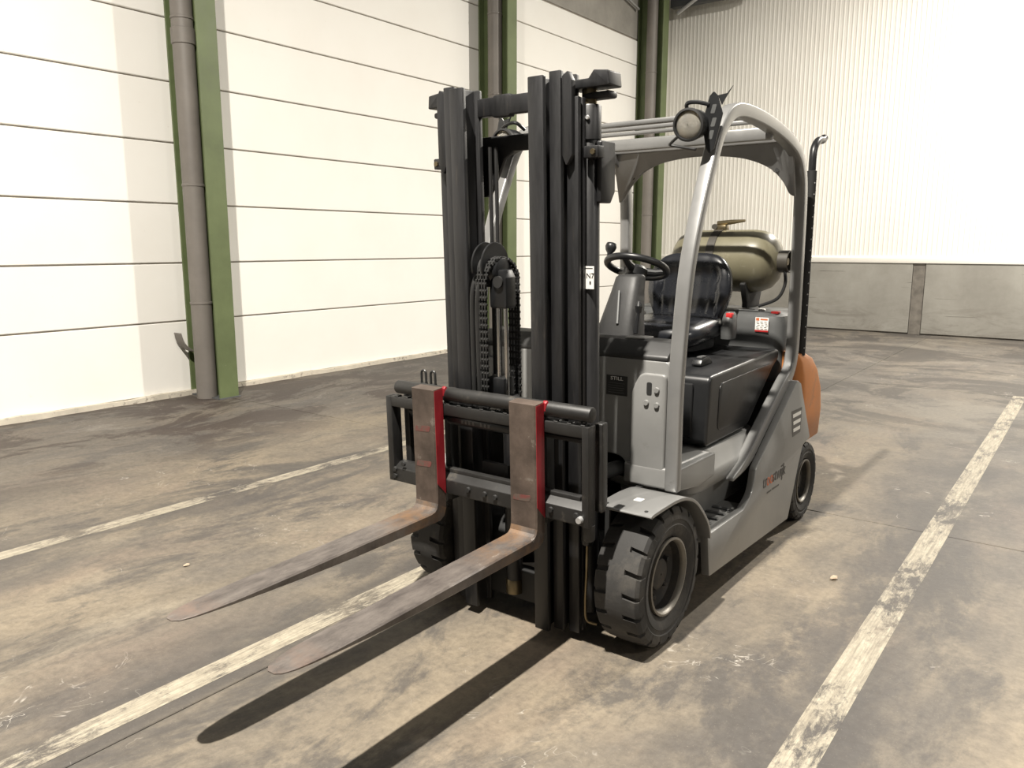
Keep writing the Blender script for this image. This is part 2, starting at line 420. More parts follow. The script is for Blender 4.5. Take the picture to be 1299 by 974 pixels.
def wobble(o, amp, sc_=5):
    for v in o.data.vertices:
        v.co.x += amp*math.sin(v.co.y*sc_*3.1+v.co.z*9) ; v.co.z += amp*math.sin(v.co.y*sc_*2.3+1)*(v.co.z > .02)
kb = B()
ys = [-5+i*.08 for i in range(249)]
kb.ribbon([((y, .0), (y, .046+.010*math.sin(y*7.3)*math.sin(y*2.9))) for y in ys], XW-.01, XW+.05)
kb = kb.out('baseboard_left', 'kerb'); tag(kb, 'crumbly mortar kerb along the foot of the panel wall', kind='structure')
for v in kb.data.vertices:
    if v.co.x > XW+.02: v.co.x += .012*math.sin(v.co.y*5.1)+.008*math.sin(v.co.y*13.7)

# ------------------------------------------------------------------ setting: end wall
wb = B().box(XW-.25, 6.6, YB+.03, YB+.25, -.05, 7.6).out('wall_back', 'wall_core')
tag(wb, 'end wall with white ribbed sheeting above a concrete plinth', kind='structure')
pitch_r, x, prof = .076, XW, []
while x < 6.4:
    prof += [(x, YB+.006), (x+.044, YB+.006), (x+.052, YB), (x+.068, YB)]; x += pitch_r
vs = []; fs = []
for (px, py) in prof: vs += [(px, py, 1.30), (px, py, 7.5)]
for i in range(len(prof)-1): fs.append((2*i, 2*i+2, 2*i+3, 2*i+1))
tag(B()._add(vs, fs).out('ribbed_sheet', 'clad', wb, ang=10), 'white vertically ribbed metal sheeting')
B().prism([(YB+.03, 1.20), (YB-.035, 1.20), (YB-.035, 1.285), (YB-.004, 1.315), (YB+.03, 1.315)], 'x', XW, 6.4).out('sill_flashing', 'clad', wb, bevel=.004)
for a, b in ((XW, -2.66), (-2.475, 2.30), (2.485, 6.4)):
    B().box(a+.006, b-.006, YB-.02, YB+.03, .02, 1.195).out('plinth_panel', 'plinth', wb, bevel=.006, segs=1)
for a in (-2.66, 2.30):
    B().box(a, a+.185, YB-.008, YB+.03, 0, 1.195).out('plinth_post', 'post', wb, bevel=.004, segs=1)

# ------------------------------------------------------------------ green steel columns with rain pipes
names = {4.48: ('nearest green steel column with a bent plate near its foot, left of the forklift', 'grey rain pipe in the nearest green column, left of the forklift'),
         9.17: ('middle green steel column rising behind the forklift mast', 'grey rain pipe in the middle green column behind the mast'),
         13.81: ('farthest green steel column in the corner by the ribbed wall', 'grey rain pipe in the corner column seen through the cab')}
for yc in (4.48, 9.17, 13.81):
    c = empty('steel_column', (XW, yc, 0)); tag(c, names[yc][0], 'column', 'green steel columns along the panel wall')
    B().box(.50, .52, -.105, .105, 0, 7.5).out('front_flange', 'green', c, bevel=.003, segs=1)
    B().box(.004, .024, -.105, .105, 0, 7.5).out('rear_flange', 'green', c, bevel=.003, segs=1)
    B().box(.024, .50, .0, .014, 0, 7.5).out('web', 'green', c)
    B().box(.0, .535, -.12, .12, 0, .012).out('base_plate', 'steel_dark', c)
    p = empty('rain_pipe', (XW+.30, yc-.108, 0)); tag(p, names[yc][1], 'pipe', 'rain pipes in the columns')
    B().lathe([(.098, .0), (.098, 7.5)], (0, 0, 0), 'z', 28).out('pipe', 'pipe', p, ang=40)
    for z in (.93, 2.05, 3.55, 4.6, 5.9):
        B().lathe([(.099, z), (.104, z+.004), (.104, z+.022), (.099, z+.026)], (0, 0, 0), 'z', 28).out('pipe_clip', 'pipe', p, ang=40)
    B().lathe([(.099, 3.33), (.108, 3.335), (.108, 3.47), (.099, 3.475)], (0, 0, 0), 'z', 28).out('socket', 'pipe', p, ang=40)
    if yc == 4.48:
        pts = [(.10, -.09, .44), (.10, -.16, .47), (.10, -.23, .54), (.10, -.262, .64)]
        B().ribbon([((y, z), (y+.006, z+.008)) for (_, y, z) in smooth_path(pts, 4)], .03, .16).out('bent_plate', 'pipe', c, bevel=.002, segs=1)
# roof steel in the far corner
br = empty('roof_brace', (XW+.3, 14.55, 5.75)); tag(br, 'dark steel roof bracing at the top of the far corner', 'beam')
B().box(-.05, 1.6, -.05, .10, .16, .46).out('beam', 'steel_dark', br, bevel=.006)
B().tube([(.12, -.08, .03), (.85, -.08, .42)], .035, 8).out('strut', 'galv', br)
cb = tag(B().tube([(XW+.07, 12.2, 6.02), (XW+.07, 13.6, 5.72)], .022, 8).out('cable_conduit', 'galv'), 'thin light conduit on the grey upper wall beside the corner column', 'conduit')

# ================================================================== FORKLIFT
O = Vector((-1.79, 2.55, 0))
T = empty('forklift', O)
tag(T, 'silver grey gas forklift with black mast and orange counterweight in the hall', 'forklift')

# ---- wheels
def tyre(cx, cy, cz, R, hw, lugs, sgn):
    """solid tyre; outer face towards sgn*x"""
    prof = [(-hw*.80, R*.56, 0), (-hw*.92, R*.66, 0), (-hw, R*.80, 0), (-hw*.97, R*.93, 1), (-hw*.86, R*.985, 2), (-hw*.36, R, 2), (-hw*.34, R, 0),
            (hw*.34, R, 0), (hw*.36, R, 2), (hw*.86, R*.985, 2), (hw*.97, R*.93, 1), (hw, R*.82, 0), (hw*.965, R*.805, 0), (hw*.965, R*.75, 0), (hw*.99, R*.74, 0), (hw*.93, R*.64, 0), (hw*.80, R*.56, 0)]
    ang = []
    for l in range(lugs):
        for (f, nn) in ((0, 0), (.28, 0), (.56, 0), (.74, 0), (.76, 1), (.95, 1), (.97, 0)):
            ang.append(((l+f)/lugs*2*math.pi, nn))
    vs, fs = [], []; n = len(prof); m_ = len(ang)
    for (a, nn) in ang:
        for (h, r, k) in prof:
            rr = r - (R*.055 if k == 2 else R*.03 if k == 1 else 0)*nn
            skew = .05*(abs(h)/hw)*(1 if k else 0)
            vs.append((cx+sgn*h, cy+rr*math.cos(a+skew), cz+rr*math.sin(a+skew)))
    for i in range(m_):
        j = (i+1) % m_
        for k in range(n-1): fs.append((i*n+k, i*n+k+1, j*n+k+1, j*n+k))
    return B()._add(vs, fs)
def wheel(name, x, y, R, hw, lugs, rim_r, sgn):
    t_ = tyre(x, y, R, R, hw, lugs, sgn).out(name, 'rubber', T, ang=25)
    o = sgn*hw
    B().lathe([(rim_r*1.10, o*.70), (rim_r*1.12, o*.93), (rim_r*1.06, o*.95), (rim_r*1.02, o*.88), (rim_r*1.0, o*.80), (rim_r*1.0, o*.70)], (x, y, R), 'x', 40, True).out('rim_flange', 'rimedge', t_, ang=40)
    B().lathe([(rim_r*1.02, o*.84), (rim_r*.97, o*.40), (rim_r*.80, o*.22), (rim_r*.62, o*.20), (rim_r*.50, o*.28), (rim_r*.44, o*.50), (rim_r*.36, o*.56), (.004, o*.57)], (x, y, R), 'x', 32, caps=False).out('rim_disc', 'rim', t_, ang=40)
    for k in range(6):
        a = k*math.pi/3+.3; ny, nz = y+math.cos(a)*rim_r*.70, R+math.sin(a)*rim_r*.70
        B().lathe([(.012, o*.20), (.012, o*.40), (.008, o*.44)], (x, ny, nz), 'x', 6).out('wheel_nut', 'rim', t_)
for s in (1, -1):
    wheel('front_tyre', .496 if s > 0 else -.425, .045, .270, .094, 20, .134, s)
    wheel('rear_tyre', .485 if s > 0 else -.415, 1.775, .218, .080, 18, .108, s)
B().lathe([(.075, -.39), (.11, -.30), (.11, -.1), (.085, 0), (.11, .1), (.11, .30), (.075, .39)], (0, .045, .270), 'x', 20).out('front_axle', 'void', T)
B().box(-.40, .40, 1.70, 1.85, .14, .28).out('rear_axle', 'void', T, bevel=.02)

# ---- chassis and side plates
chs = fillet([(.36, .15), (.36, .33), (.90, .325), (.99, .50), (1.50, .82), (1.78, .50), (1.62, .46), (1.56, .33), (1.47, .11)], .02)
B().prism(chs, 'x', -.40, .40).out('chassis', 'void', T)
chq = [(1.20, .34), (1.22, .59), (1.50, .80), (1.72, .50), (1.60, .44), (1.56, .33), (1.47, .11), (1.20, .12)]
B().prism(chq, 'x', -.476, .545).out('chassis_rear', 'void', T)
sp = fillet([(.432, .135), (.397, .325), (.80, .325), (.905, .375), (.936, .483), (1.475, .825), (1.535, .80), (1.753, .475), (1.63, .455), (1.575, .36), (1.449, .098)],
            [.01, .008, .06, .10, .03, .02, .02, .01, .05, .10, .02])
for s in (1, -1):
    pl = B().prism(sp, 'x', *sorted((.548, .582) if s > 0 else (-.512, -.478))).out('side_plate', 'grey', T, bevel=.006)
    if s == 1: PL = pl
    B().box(*sorted((.395, .55) if s > 0 else (-.48, -.395)), .40, .90, .285, .318).out('step_plate', 'grey', T, bevel=.006)
    for k in range(5):
        B().box(*sorted((.42, .535) if s > 0 else (-.47, -.41)), .46+k*.075, .485+k*.075, .317, .325).out('step_grip', 'dkgrey', T, bevel=.003, segs=1)
# decal with three pale bars, auction sticker
dk = B().prism(fillet([(1.442, .535), (1.569, .540), (1.572, .672), (1.405, .676)], .004), 'x', .5822, .5832).out('model_decal', 'decal', PL)
for k, (ya, z) in enumerate(((1.452, .558), (1.445, .597), (1.432, .636))):
    B().prism([(ya, z), (1.558, z), (1.558, z+.019), (ya-.006, z+.019)], 'x', .5833, .5839).out('decal_bar', 'white', dk)
ey = Vector((0, 0, 1)); ex = Vector((0, 1, 0))
y0 = 1.035
for s_, mt in (('tr', 'fadedink'), ('oo', 'orink'), ('stwijk', 'fadedink')):
    lo = text(s_, .092, 'sticker_lettering', mt, PL, basis((.583, y0, .362), ex, ey), sx=.88)
    y0 += {'tr': .052, 'oo': .083, 'stwijk': 0}[s_]
for a, b in ((1.10, 1.16), (1.175, 1.27)): B().box(.5826, .5832, a, b, .322, .330).out('sticker_small_print', 'fadedink', PL)

# ---- body: floor box, inner side, seat hood, front cowl
for s in (1, -1):
    B().prism(fillet([(.185, .555), (.185, .640), (.56, .635), (.56, .535), (.40, .525)], .012), 'x', *sorted((s*.30, s*.535))).out('footwell_side', 'grey', T, bevel=.008)
    B().loft([(.315, s*.28, .86, .165, .43), (.445, s*.28, .86, .180, .44), (.458, s*.28, .86, .165, .425)], 4.5, 56).out('lower_side_panel', 'grey', T, ang=50)
    B().loft([(.463, s*.29, .80, .205, .385), (.475, s*.29, .80, .22, .40), (.53, s*.29, .80, .225, .41), (.545, s*.29, .80, .215, .40), (.60, s*.29, .82, .195, .39), (.625, s*.29, .83, .185, .38)], 7, 56).out('upper_side_panel', 'grey', T, ang=50)
B().box(-.33, .33, .22, .70, .585, .620).out('footwell_floor', 'dash', T, bevel=.01)
hp = fillet([(.605, .635), (.62, .945), (1.50, .975), (1.50, .925), (1.42, .885), (1.10, .640)], [.03, .04, .02, .02, .10, .10])
hood = B().prism(hp, 'x', -.47, .47).out('seat_hood', 'plastic', T, bevel=.038, segs=4)
hq = fillet([(.72, .685), (.73, .90), (1.40, .915), (1.34, .875), (1.05, .690)], .04)
for s in (1, -1): B().prism(hq, 'x', *sorted((s*.466, s*.473))).out('hood_side_pressing', 'plastic', hood, bevel=.006)
B().prism([(-.40, .67), (.40, .67), (.40, .91), (-.40, .91)], 'y', .600, .615).out('hood_front_pressing', 'plastic', hood, bevel=.008)
lt_ = B().prism(fillet([(.80, .955), (.82, .985), (.90, .992), (.95, .957)], .012), 'x', .30, .345).out('hood_latch', 'plastic', hood, bevel=.006)
B().box(.310, .336, .835, .895, .987, .996).out('latch_lever', 'dkgrey', lt_, bevel=.003)
# front cowl
cw = fillet([(-.485, .565), (-.485, 1.06), (.485, 1.06), (.485, .565), (.315, .565), (.29, .655), (-.29, .655), (-.315, .565)], [.02, .03, .03, .02, .01, .06, .06, .01])
cowl = B().prism(cw, 'y', .20, .33).out('front_cowl', 'grey', T, bevel=.016, segs=3)
rb = fillet([(.325, .58), (.325, .93), (.36, 1.01), (.475, 1.01), (.475, .58)], [.02, .06, .05, .02, .02])
for s in (1, -1):
    B().prism([(s*a, b) for a, b in rb], 'y', .186, .204).out('cowl_bulge', 'grey', cowl, bevel=.012, segs=3)
B().box(.205, .300, .1985, .2005, .905, .985).out('name_plate', 'ink', cowl)
npo = cowl
text('STILL', .020, 'plate_lettering', 'white', cowl, basis((.2525, .1980, .967), (1, 0, 0), (0, 0, 1)), 'CENTER', sx=1.25)
for k in range(5):
    B().box(.214, .288-.006*(k % 2), .1978, .1984, .953-k*.0095, .955-k*.0095).out('plate_text_line', 'dkgrey', cowl)
B().prism(fillet([(.393, .925), (.415, .925), (.415, .975), (.393, .975)], .008), 'y', .1845, .1865).out('lock_slot', 'ink', cowl)
for (x, z) in ((.437, .947), (.393, .893), (.438, .888)):
    B().lathe([(.010, .178), (.012, .184), (.012, .187)], (x, 0, z), 'y', 12).out('cowl_bolt', 'grey', cowl)
# dashboard, column, wheel, levers
B().box(-.32, .32, .33, .64, 1.0, 1.085).out('dash_shelf', 'dash', T, bevel=.015)
dash = B().prism(fillet([(.20, 1.055), (.20, 1.075), (.27, 1.125), (.37, 1.13), (.37, 1.06)], .02), 'x', -.47, .47).out('dashboard', 'dash', T, bevel=.012)
B().loft([(0, 0, 0, .105, .085), (.05, 0, 0, .100, .080), (.20, .0, .06, .070, .055), (.255, .0, .085, .062, .05), (.265, 0, .09, .05, .04)], 3.5, 28).out('steering_column', 'dash', T, ang=45, mx=Matrix.Translation((.062, .56, 1.06)) @ Matrix.Diagonal((1, 1, 1.17, 1)))
B().tube([(.082, .495, 1.16), (.055, .555, 1.30)], .006, 8).out('column_trim', 'dkgrey', T)
WM = Matrix.Translation((.022, .775, 1.40)) @ Matrix.Rotation(math.radians(-22), 4, 'X')
sw = B().tube([(.140*math.cos(a*math.pi/20), .140*math.sin(a*math.pi/20), 0) for a in range(40)], .0165, 12, True).out('steering_wheel', 'plastic', T, ang=60, mx=WM)
B().lathe([(.052, -.05), (.058, -.015), (.045, .0), (.004, .004)], (0, 0, 0), 'z', 24).out('wheel_hub', 'plastic', sw, mx=WM)
for a in (25, 155, 270):
    d = Vector((math.cos(math.radians(a)), math.sin(math.radians(a)), 0))
    B().tube([d*.03+Vector((0, 0, -.02)), d*.09+Vector((0, 0, -.014)), d*.137], [.022, .017, .013], 10).out('wheel_spoke', 'plastic', sw, mx=WM)
kd = Vector((-.105, -.092, 0))
B().lathe([(.010, .0), (.011, .03), (.022, .045), (.027, .062), (.023, .078), (.006, .084)], kd, 'z', 18).out('steering_knob', 'plastic', sw, mx=WM, ang=60)
lv = B().tube([(.16, .52, 1.12), (.165, .53, 1.22)], [.012, .009], 8).out('control_lever', 'plastic', T)
B().loft([(0, 0, 0, .012, .012), (.03, 0, 0, .017, .017), (.05, 0, 0, .008, .008)], 2, 12).out('lever_knob', 'plastic', lv, mx=Matrix.Translation((.166, .532, 1.21)))
pod = B().loft([(0, 0, 0, .05, .05), (.05, 0, 0, .055, .05), (.10, 0, .01, .04, .035), (.115, 0, .01, .02, .015)], 2.5, 20).out('direction_pod', 'plastic', T, mx=Matrix.Translation((-.09, .45, 1.12)), ang=60)
B().box(-.05, .02, .40, .44, 1.125, 1.15).out('dash_paper', 'white', T, bevel=.002)
B().box(.24, .33, .28, .36, 1.125, 1.135).out('dash_switch_plate', 'grey', T, bevel=.004)

# ---- seat
seat = B().loft([(0, 0, 0, .16, .16), (.03, 0, 0, .20, .19), (.075, 0, 0, .20, .19), (.085, 0, 0, .18, .17)], 4, 32).out('seat_base', 'plastic', T, ang=40, mx=Matrix.Translation((0, 1.20, .955)))
B().loft([(0, 0, 0, .19, .20), (.02, 0, 0, .225, .235), (.06, 0, 0, .235, .245), (.095, 0, 0, .225, .235), (.115, 0, 0, .18, .19), (.118, 0, 0, .02, .02)], 4, 40).out('seat_cushion', 'vinyl', T, ang=60, mx=Matrix.Translation((0, 1.19, 1.015)) @ Matrix.Rotation(math.radians(5), 4, 'X'))
lev = [(0, .10, .02), (.012, .135, .045), (.06, .165, .060), (.14, .205, .064), (.22, .232, .062), (.30, .232, .058), (.36, .215, .054), (.41, .175, .046), (.435, .13, .034), (.445, .06, .015)]
lev = smooth_path(lev, 3)
bb = B().loft([(z, 0, 0, hx, hy) for (z, hx, hy) in lev], 3.0, 56)
for v in bb.bm.verts:       # padded side wings and sewn pleats on the front
    f = 1-min(1, abs(v.co.x)/.17)
    if v.co.y < -.01 and .05 < v.co.z < .37:
        e = min(1, (v.co.z-.05)/.05, (.37-v.co.z)/.05)
        v.co.y += e*(.022*(f > 0) + .006*math.cos(v.co.x*2*math.pi/.052)*(f > 0))
    v.co.y += -.25*max(0, abs(v.co.x)-.10)**1.2
BM = Matrix.Translation((0, 1.395, 1.02)) @ Matrix.Rotation(math.radians(-9), 4, 'X')
back = bb.out('seat_backrest', 'vinyl', T, ang=70, mx=BM)
hol = B().loft([(0, 0, 0, .030, .05), (.06, 0, 0, .034, .055), (.12, 0, .01, .028, .04), (.135, 0, .01, .02, .028)], 3, 20).out('belt_holster', 'dkgrey', T, ang=50, mx=Matrix.Translation((.262, 1.33, 1.03)))
B().box(-.016, .016, -.022, .012, .0, .024).out('belt_buckle_button', 'btn', hol, bevel=.004, mx=Matrix.Translation((.272, 1.318, 1.138)))
arm = B().tube(smooth_path([(-.26, 1.38, 1.12), (-.265, 1.20, 1.16), (-.255, 1.08, 1.165)], 5), .028, 10).out('seat_armrest', 'plastic', T)

# ---- rear body, counterweight
tag(B().loft([(.80, 0, 1.745, .475, .235), (1.09, 0, 1.735, .475, .225), (1.135, 0, 1.735, .462, .212), (1.155, 0, 1.735, .42, .18)], 9, 56).out('engine_cover', 'dkgrey', T, ang=40), 'dark grey engine cover behind the seat')
B().lathe([(.020, 1.148), (.020, 1.165), (.016, 1.168)], (.335, 1.60, 0), 'z', 14).out('filler_cap', 'white', T)
B().box(.395, .435, 1.56, 1.60, 1.148, 1.160).out('filler_tag', 'btn', T, bevel=.003)
def cwl(z, yr, hx, yf=1.555): yr += .06; return (z, .03, (yr+yf)/2, hx-.03, (yr-yf)/2)
tag(B().loft([cwl(.43, 1.99, .535), cwl(.45, 2.02, .56), cwl(.60, 2.0, .572), cwl(.72, 1.955, .574), cwl(.83, 1.87, .570), cwl(.90, 1.78, .56), cwl(.94, 1.66, .545), cwl(.955, 1.60, .50)], 7, 64).out('counterweight', 'orange', T, ang=50), 'orange counterweight')
B().loft([(.30, 0, 1.80, .40, .22), (.42, 0, 1.80, .50, .24), (.44, 0, 1.80, .53, .24)], 6, 40).out('counterweight_base', 'void', T)
# warning label on the engine cover
def ylab(name, x0, x1, z0, z1, y, parent, mat='white', th=.001): return B().box(x0, x1, y-th, y, z0, z1).out(name, mat, parent)
LB = ylab('gas_label', .335, .405, 1.055, 1.13, 1.5075, T)
ylab('label_red_band', .335, .405, 1.055, 1.064, 1.5062, LB, 'btn', .0005)
ylab('label_heading', .362, .400, 1.116, 1.124, 1.5062, LB, 'orink', .0005)
ylab('label_spot', .339, .356, 1.113, 1.127, 1.5062, LB, 'orink', .0005)
for k in range(5):
    for j in range(3):
        a = .341+j*.021+.003*((k*7+j*3) % 3)
        ylab('label_writing', a, a+.013, 1.105-k*.009, 1.1075-k*.009, 1.5062, LB, 'ink', .0005)

# ---- overhead guard
def guard_pairs():
    c = [(.175, .56, .021), (.172, .75, .021), (.172, .95, .021), (.192, 1.18, .021), (.232, 1.42, .022), (.305, 1.62, .022), (.395, 1.81, .024), (.465, 1.935, .026), (.56, 2.012, .028), (.70, 2.038, .029),
         (.96, 2.030, .029), (1.22, 1.995, .029), (1.40, 1.945, .030), (1.49, 1.86, .030), (1.528, 1.72, .030), (1.540, 1.40, .029), (1.545, 1.10, .029), (1.540, .955, .029), (1.495, .86, .030), (1.38, .795, .031), (1.10, .625, .031), (.98, .548, .029), (.90, .510, .024), (.82, .488, .016), (.74, .470, .008)]
    p = smooth_path(c, 4); out = []
    for i, (y, z, h) in enumerate(p):
        a, b = p[max(i-1, 0)], p[min(i+1, len(p)-1)]
        t_ = Vector((b[0]-a[0], b[1]-a[1])).normalized(); n = Vector((-t_.y, t_.x))
        out.append(((y+n.x*h, z+n.y*h), (y-n.x*h, z-n.y*h)))
    return out
gp = guard_pairs()
NX, FX = .523, -.455
for xc in (NX, FX):
    g = B().ribbon(gp, xc-.027, xc+.027).out('guard_side_frame', 'frame', T, bevel=.013, segs=3, limit=50, ang=50)
# rear arch panel between the rear pillars
top = [(x, 2.045-.03*abs((x-.03)/.5)**3) for x in [FX+i*(NX-FX)/16 for i in range(17)]]
bot = [(FX, 1.735), (FX+.03, 1.75), (FX+.07, 1.815), (FX+.14, 1.88), (FX+.25, 1.925), (FX+.38, 1.945), (.03, 1.95), (NX-.38, 1.945), (NX-.25, 1.925), (NX-.14, 1.88), (NX-.07, 1.815), (NX-.03, 1.75), (NX, 1.735)]
rp = B()
n_ = 40
pa = [];
def interp(L_, x):
    for (a, b) in zip(L_[:-1], L_[1:]):
        if a[0] <= x <= b[0]+1e-9: return a[1]+(b[1]-a[1])*(x-a[0])/(b[0]-a[0])
bs = smooth_path(bot, 5)
poly = bs + top[::-1]
# curve the panel: lower edge stands at the pillars, upper edge leans forward into the roof
rp.prism(poly, 'y', 1.44, 1.455)
for v in rp.bm.verts: v.co.y -= .55*max(0, v.co.z-1.86); v.co.z = min(v.co.z, 2.03)
gpn = rp.out('guard_rear_panel', 'frame', T, bevel=.003, segs=1)
for x in (FX+.09, NX-.09):
    B().lathe([(.011, 1.425), (.011, 1.440)], (x, 0, 1.865), 'y', 12).out('panel_bolt', 'ink', gpn)
B().box(FX, NX, 1.34, 1.385, 1.985, 2.030).out('guard_rear_bar', 'frame', T, bevel=.01)
B().box(FX, NX, .485, .520, 1.992, 2.012).out('guard_front_bar', 'frame', T, bevel=.006)
B().box(FX, NX, 1.06, 1.10, 1.965, 2.022).out('guard_middle_bar', 'frame', T, bevel=.010)
for y in (.66, .80, .94, 1.22):
    B().box(FX, NX, y-.016, y+.016, 2.020, 2.036).out('roof_slat', 'frame', T, bevel=.004)
# work lights with perforated brackets, one on each front post
def work_light(xc, s):
    hl = B().lathe([(.020, .10), (.040, .085), (.052, .05), (.058, .0), (.060, -.028), (.056, -.034), (.052, -.03), (.050, -.02)], (0, 0, 0), 'y', 32, caps=False)
    mx = Matrix.Translation((xc-s*.052, .335, 1.948)) @ Matrix.Rotation(math.radians(8), 4, 'X')
    hl = hl.out('work_light', 'plastic', T, mx=mx, ang=50)
    B().lathe([(.050, -.018), (.036, .012), (.010, .03), (.002, .031)], (0, 0, 0), 'y', 32, caps=False).out('reflector', 'mirror', hl, mx=mx, ang=60)
    B().lathe([(.0515, -.024), (.045, -.029), (.025, -.033), (.004, -.034), (.004, -.030), (.025, -.029), (.045, -.025), (.0515, -.021)], (0, 0, 0), 'y', 32, True).out('lens', 'glass', hl, mx=mx, ang=60)
    ring = B().lathe([(.0535, -.036), (.061, -.034), (.061, -.018), (.0535, -.018)], (0, 0, 0), 'y', 32, True).out('lens_ring', 'ink', hl, mx=mx, ang=60)
    for dx in (-.018, .014):
        B().lathe([(.013, -.012), (.010, .010)], (dx, 0, .002), 'y', 14).out('bulb', 'glass', hl, mx=mx, ang=60)
    # diamond shaped perforated plate, turned half towards the front
    bm_ = Matrix.Translation((xc+s*.012, .372, 1.955)) @ Matrix.Rotation(math.radians(6*s), 4, 'Z')
    bk = B().prism(fillet([(-.006, -.115), (.012, -.10), (.042, .03), (.020, .095), (.004, .112), (-.012, .095), (-.036, .0), (-.020, -.09)], .006), 'y', -.003, .003).out('light_bracket', 'plastic', hl, bevel=.0015, segs=1, mx=bm_)
    for (x, z) in ((.0, -.045), (.008, .0), (.006, .048)):
        B().prism(fillet([(x-.012, z-.016), (x+.004, z-.016), (x+.012, z+.016), (x-.004, z+.016)], .004), 'y', -.0036, -.0031).out('bracket_slot', 'dkgrey', hl, mx=bm_)
    B().prism([(.02, .095), (.055, .10), (.075, .125), (.05, .085), (.036, .06)], 'y', -.003, .003).out('bracket_tab', 'plastic', hl, mx=bm_)
    B().tube(smooth_path([(xc-s*.10, .40, 2.005), (xc-s*.085, .36, 2.03), (xc-s*.045, .36, 2.032), (xc-s*.0, .37, 2.02)], 4), .008, 8).out('bracket_handle', 'plastic', hl)
    B().tube(smooth_path([(xc-s*.14, .43, 1.93), (xc-s*.20, .47, 1.905), (xc-s*.21, .50, 1.90), (xc-s*.10, .49, 1.875)], 5), .006, 8).out('light_cable', 'hose', hl)
work_light(NX, 1)
work_light(FX, -1)

# ---- exhaust stack behind the near rear pillar
ex_ = B().lathe([(.024, .93), (.024, 1.87), (.018, 1.872)], (.532, 1.655, 0), 'z', 20).out('exhaust_guard', 'void', T, ang=50)
B().tube(smooth_path([(.532, 1.655, 1.86), (.532, 1.655, 1.94), (.532, 1.675, 1.99), (.532, 1.73, 2.025), (.532, 1.80, 2.035), (.532, 1.83, 2.05)], 5), .019, 12).out('exhaust_pipe', 'plastic', ex_)
hole = B().lathe([(.004, 0), (.004, .0015)], (0, 0, 0), 'x', 6).mesh('vent_hole', 'galv')
for k in range(16):
    for a in (-.5, .35):
        h = inst('vent_hole', hole, ex_, (.532+.0235*math.cos(a), 1.655+.0235*math.sin(a), .97+k*.056+.02*(a > 0)))
        h.rotation_euler.z = a

# ---- front fenders
fpth = smooth_path([(-.155, .560), (-.14, .568), (-.05, .572), (.05, .572), (.14, .560), (.23, .522), (.31, .455), (.37, .385), (.392, .325)], 5)
fpairs = []
for i, p in enumerate(fpth):
    a, b = fpth[max(i-1, 0)], fpth[min(i+1, len(fpth)-1)]; t_ = Vector((b[0]-a[0], b[1]-a[1])).normalized()
    fpairs.append((p, (p[0]+t_.y*.012, p[1]-t_.x*.012)))
for s in (1, -1):
    fb = B().ribbon(fpairs, *((.378, .600) if s > 0 else (-.53, -.308)))
    fd = fb.out('front_fender', 'frame', T, bevel=.004)
    for (x, y) in ((.405, -.125), (.565, -.125)):
        B().lathe([(.007, .568), (.007, .5715)], (x if s > 0 else .07-x, y, 0), 'z', 10).out('fender_bolt', 'ink', fd)
    B().box(*((.47, .50) if s > 0 else (-.43, -.40)), -.045, -.012, .571, .5735).out('fender_sticker', 'white', fd)
    B().box(*((.36, .385) if s > 0 else (-.315, -.29)), -.06, .33, .30, .55).out('fender_inner_plate', 'void', T)

# ================================================================== MAST (leans a little forward)
tl = math.radians(1.8)
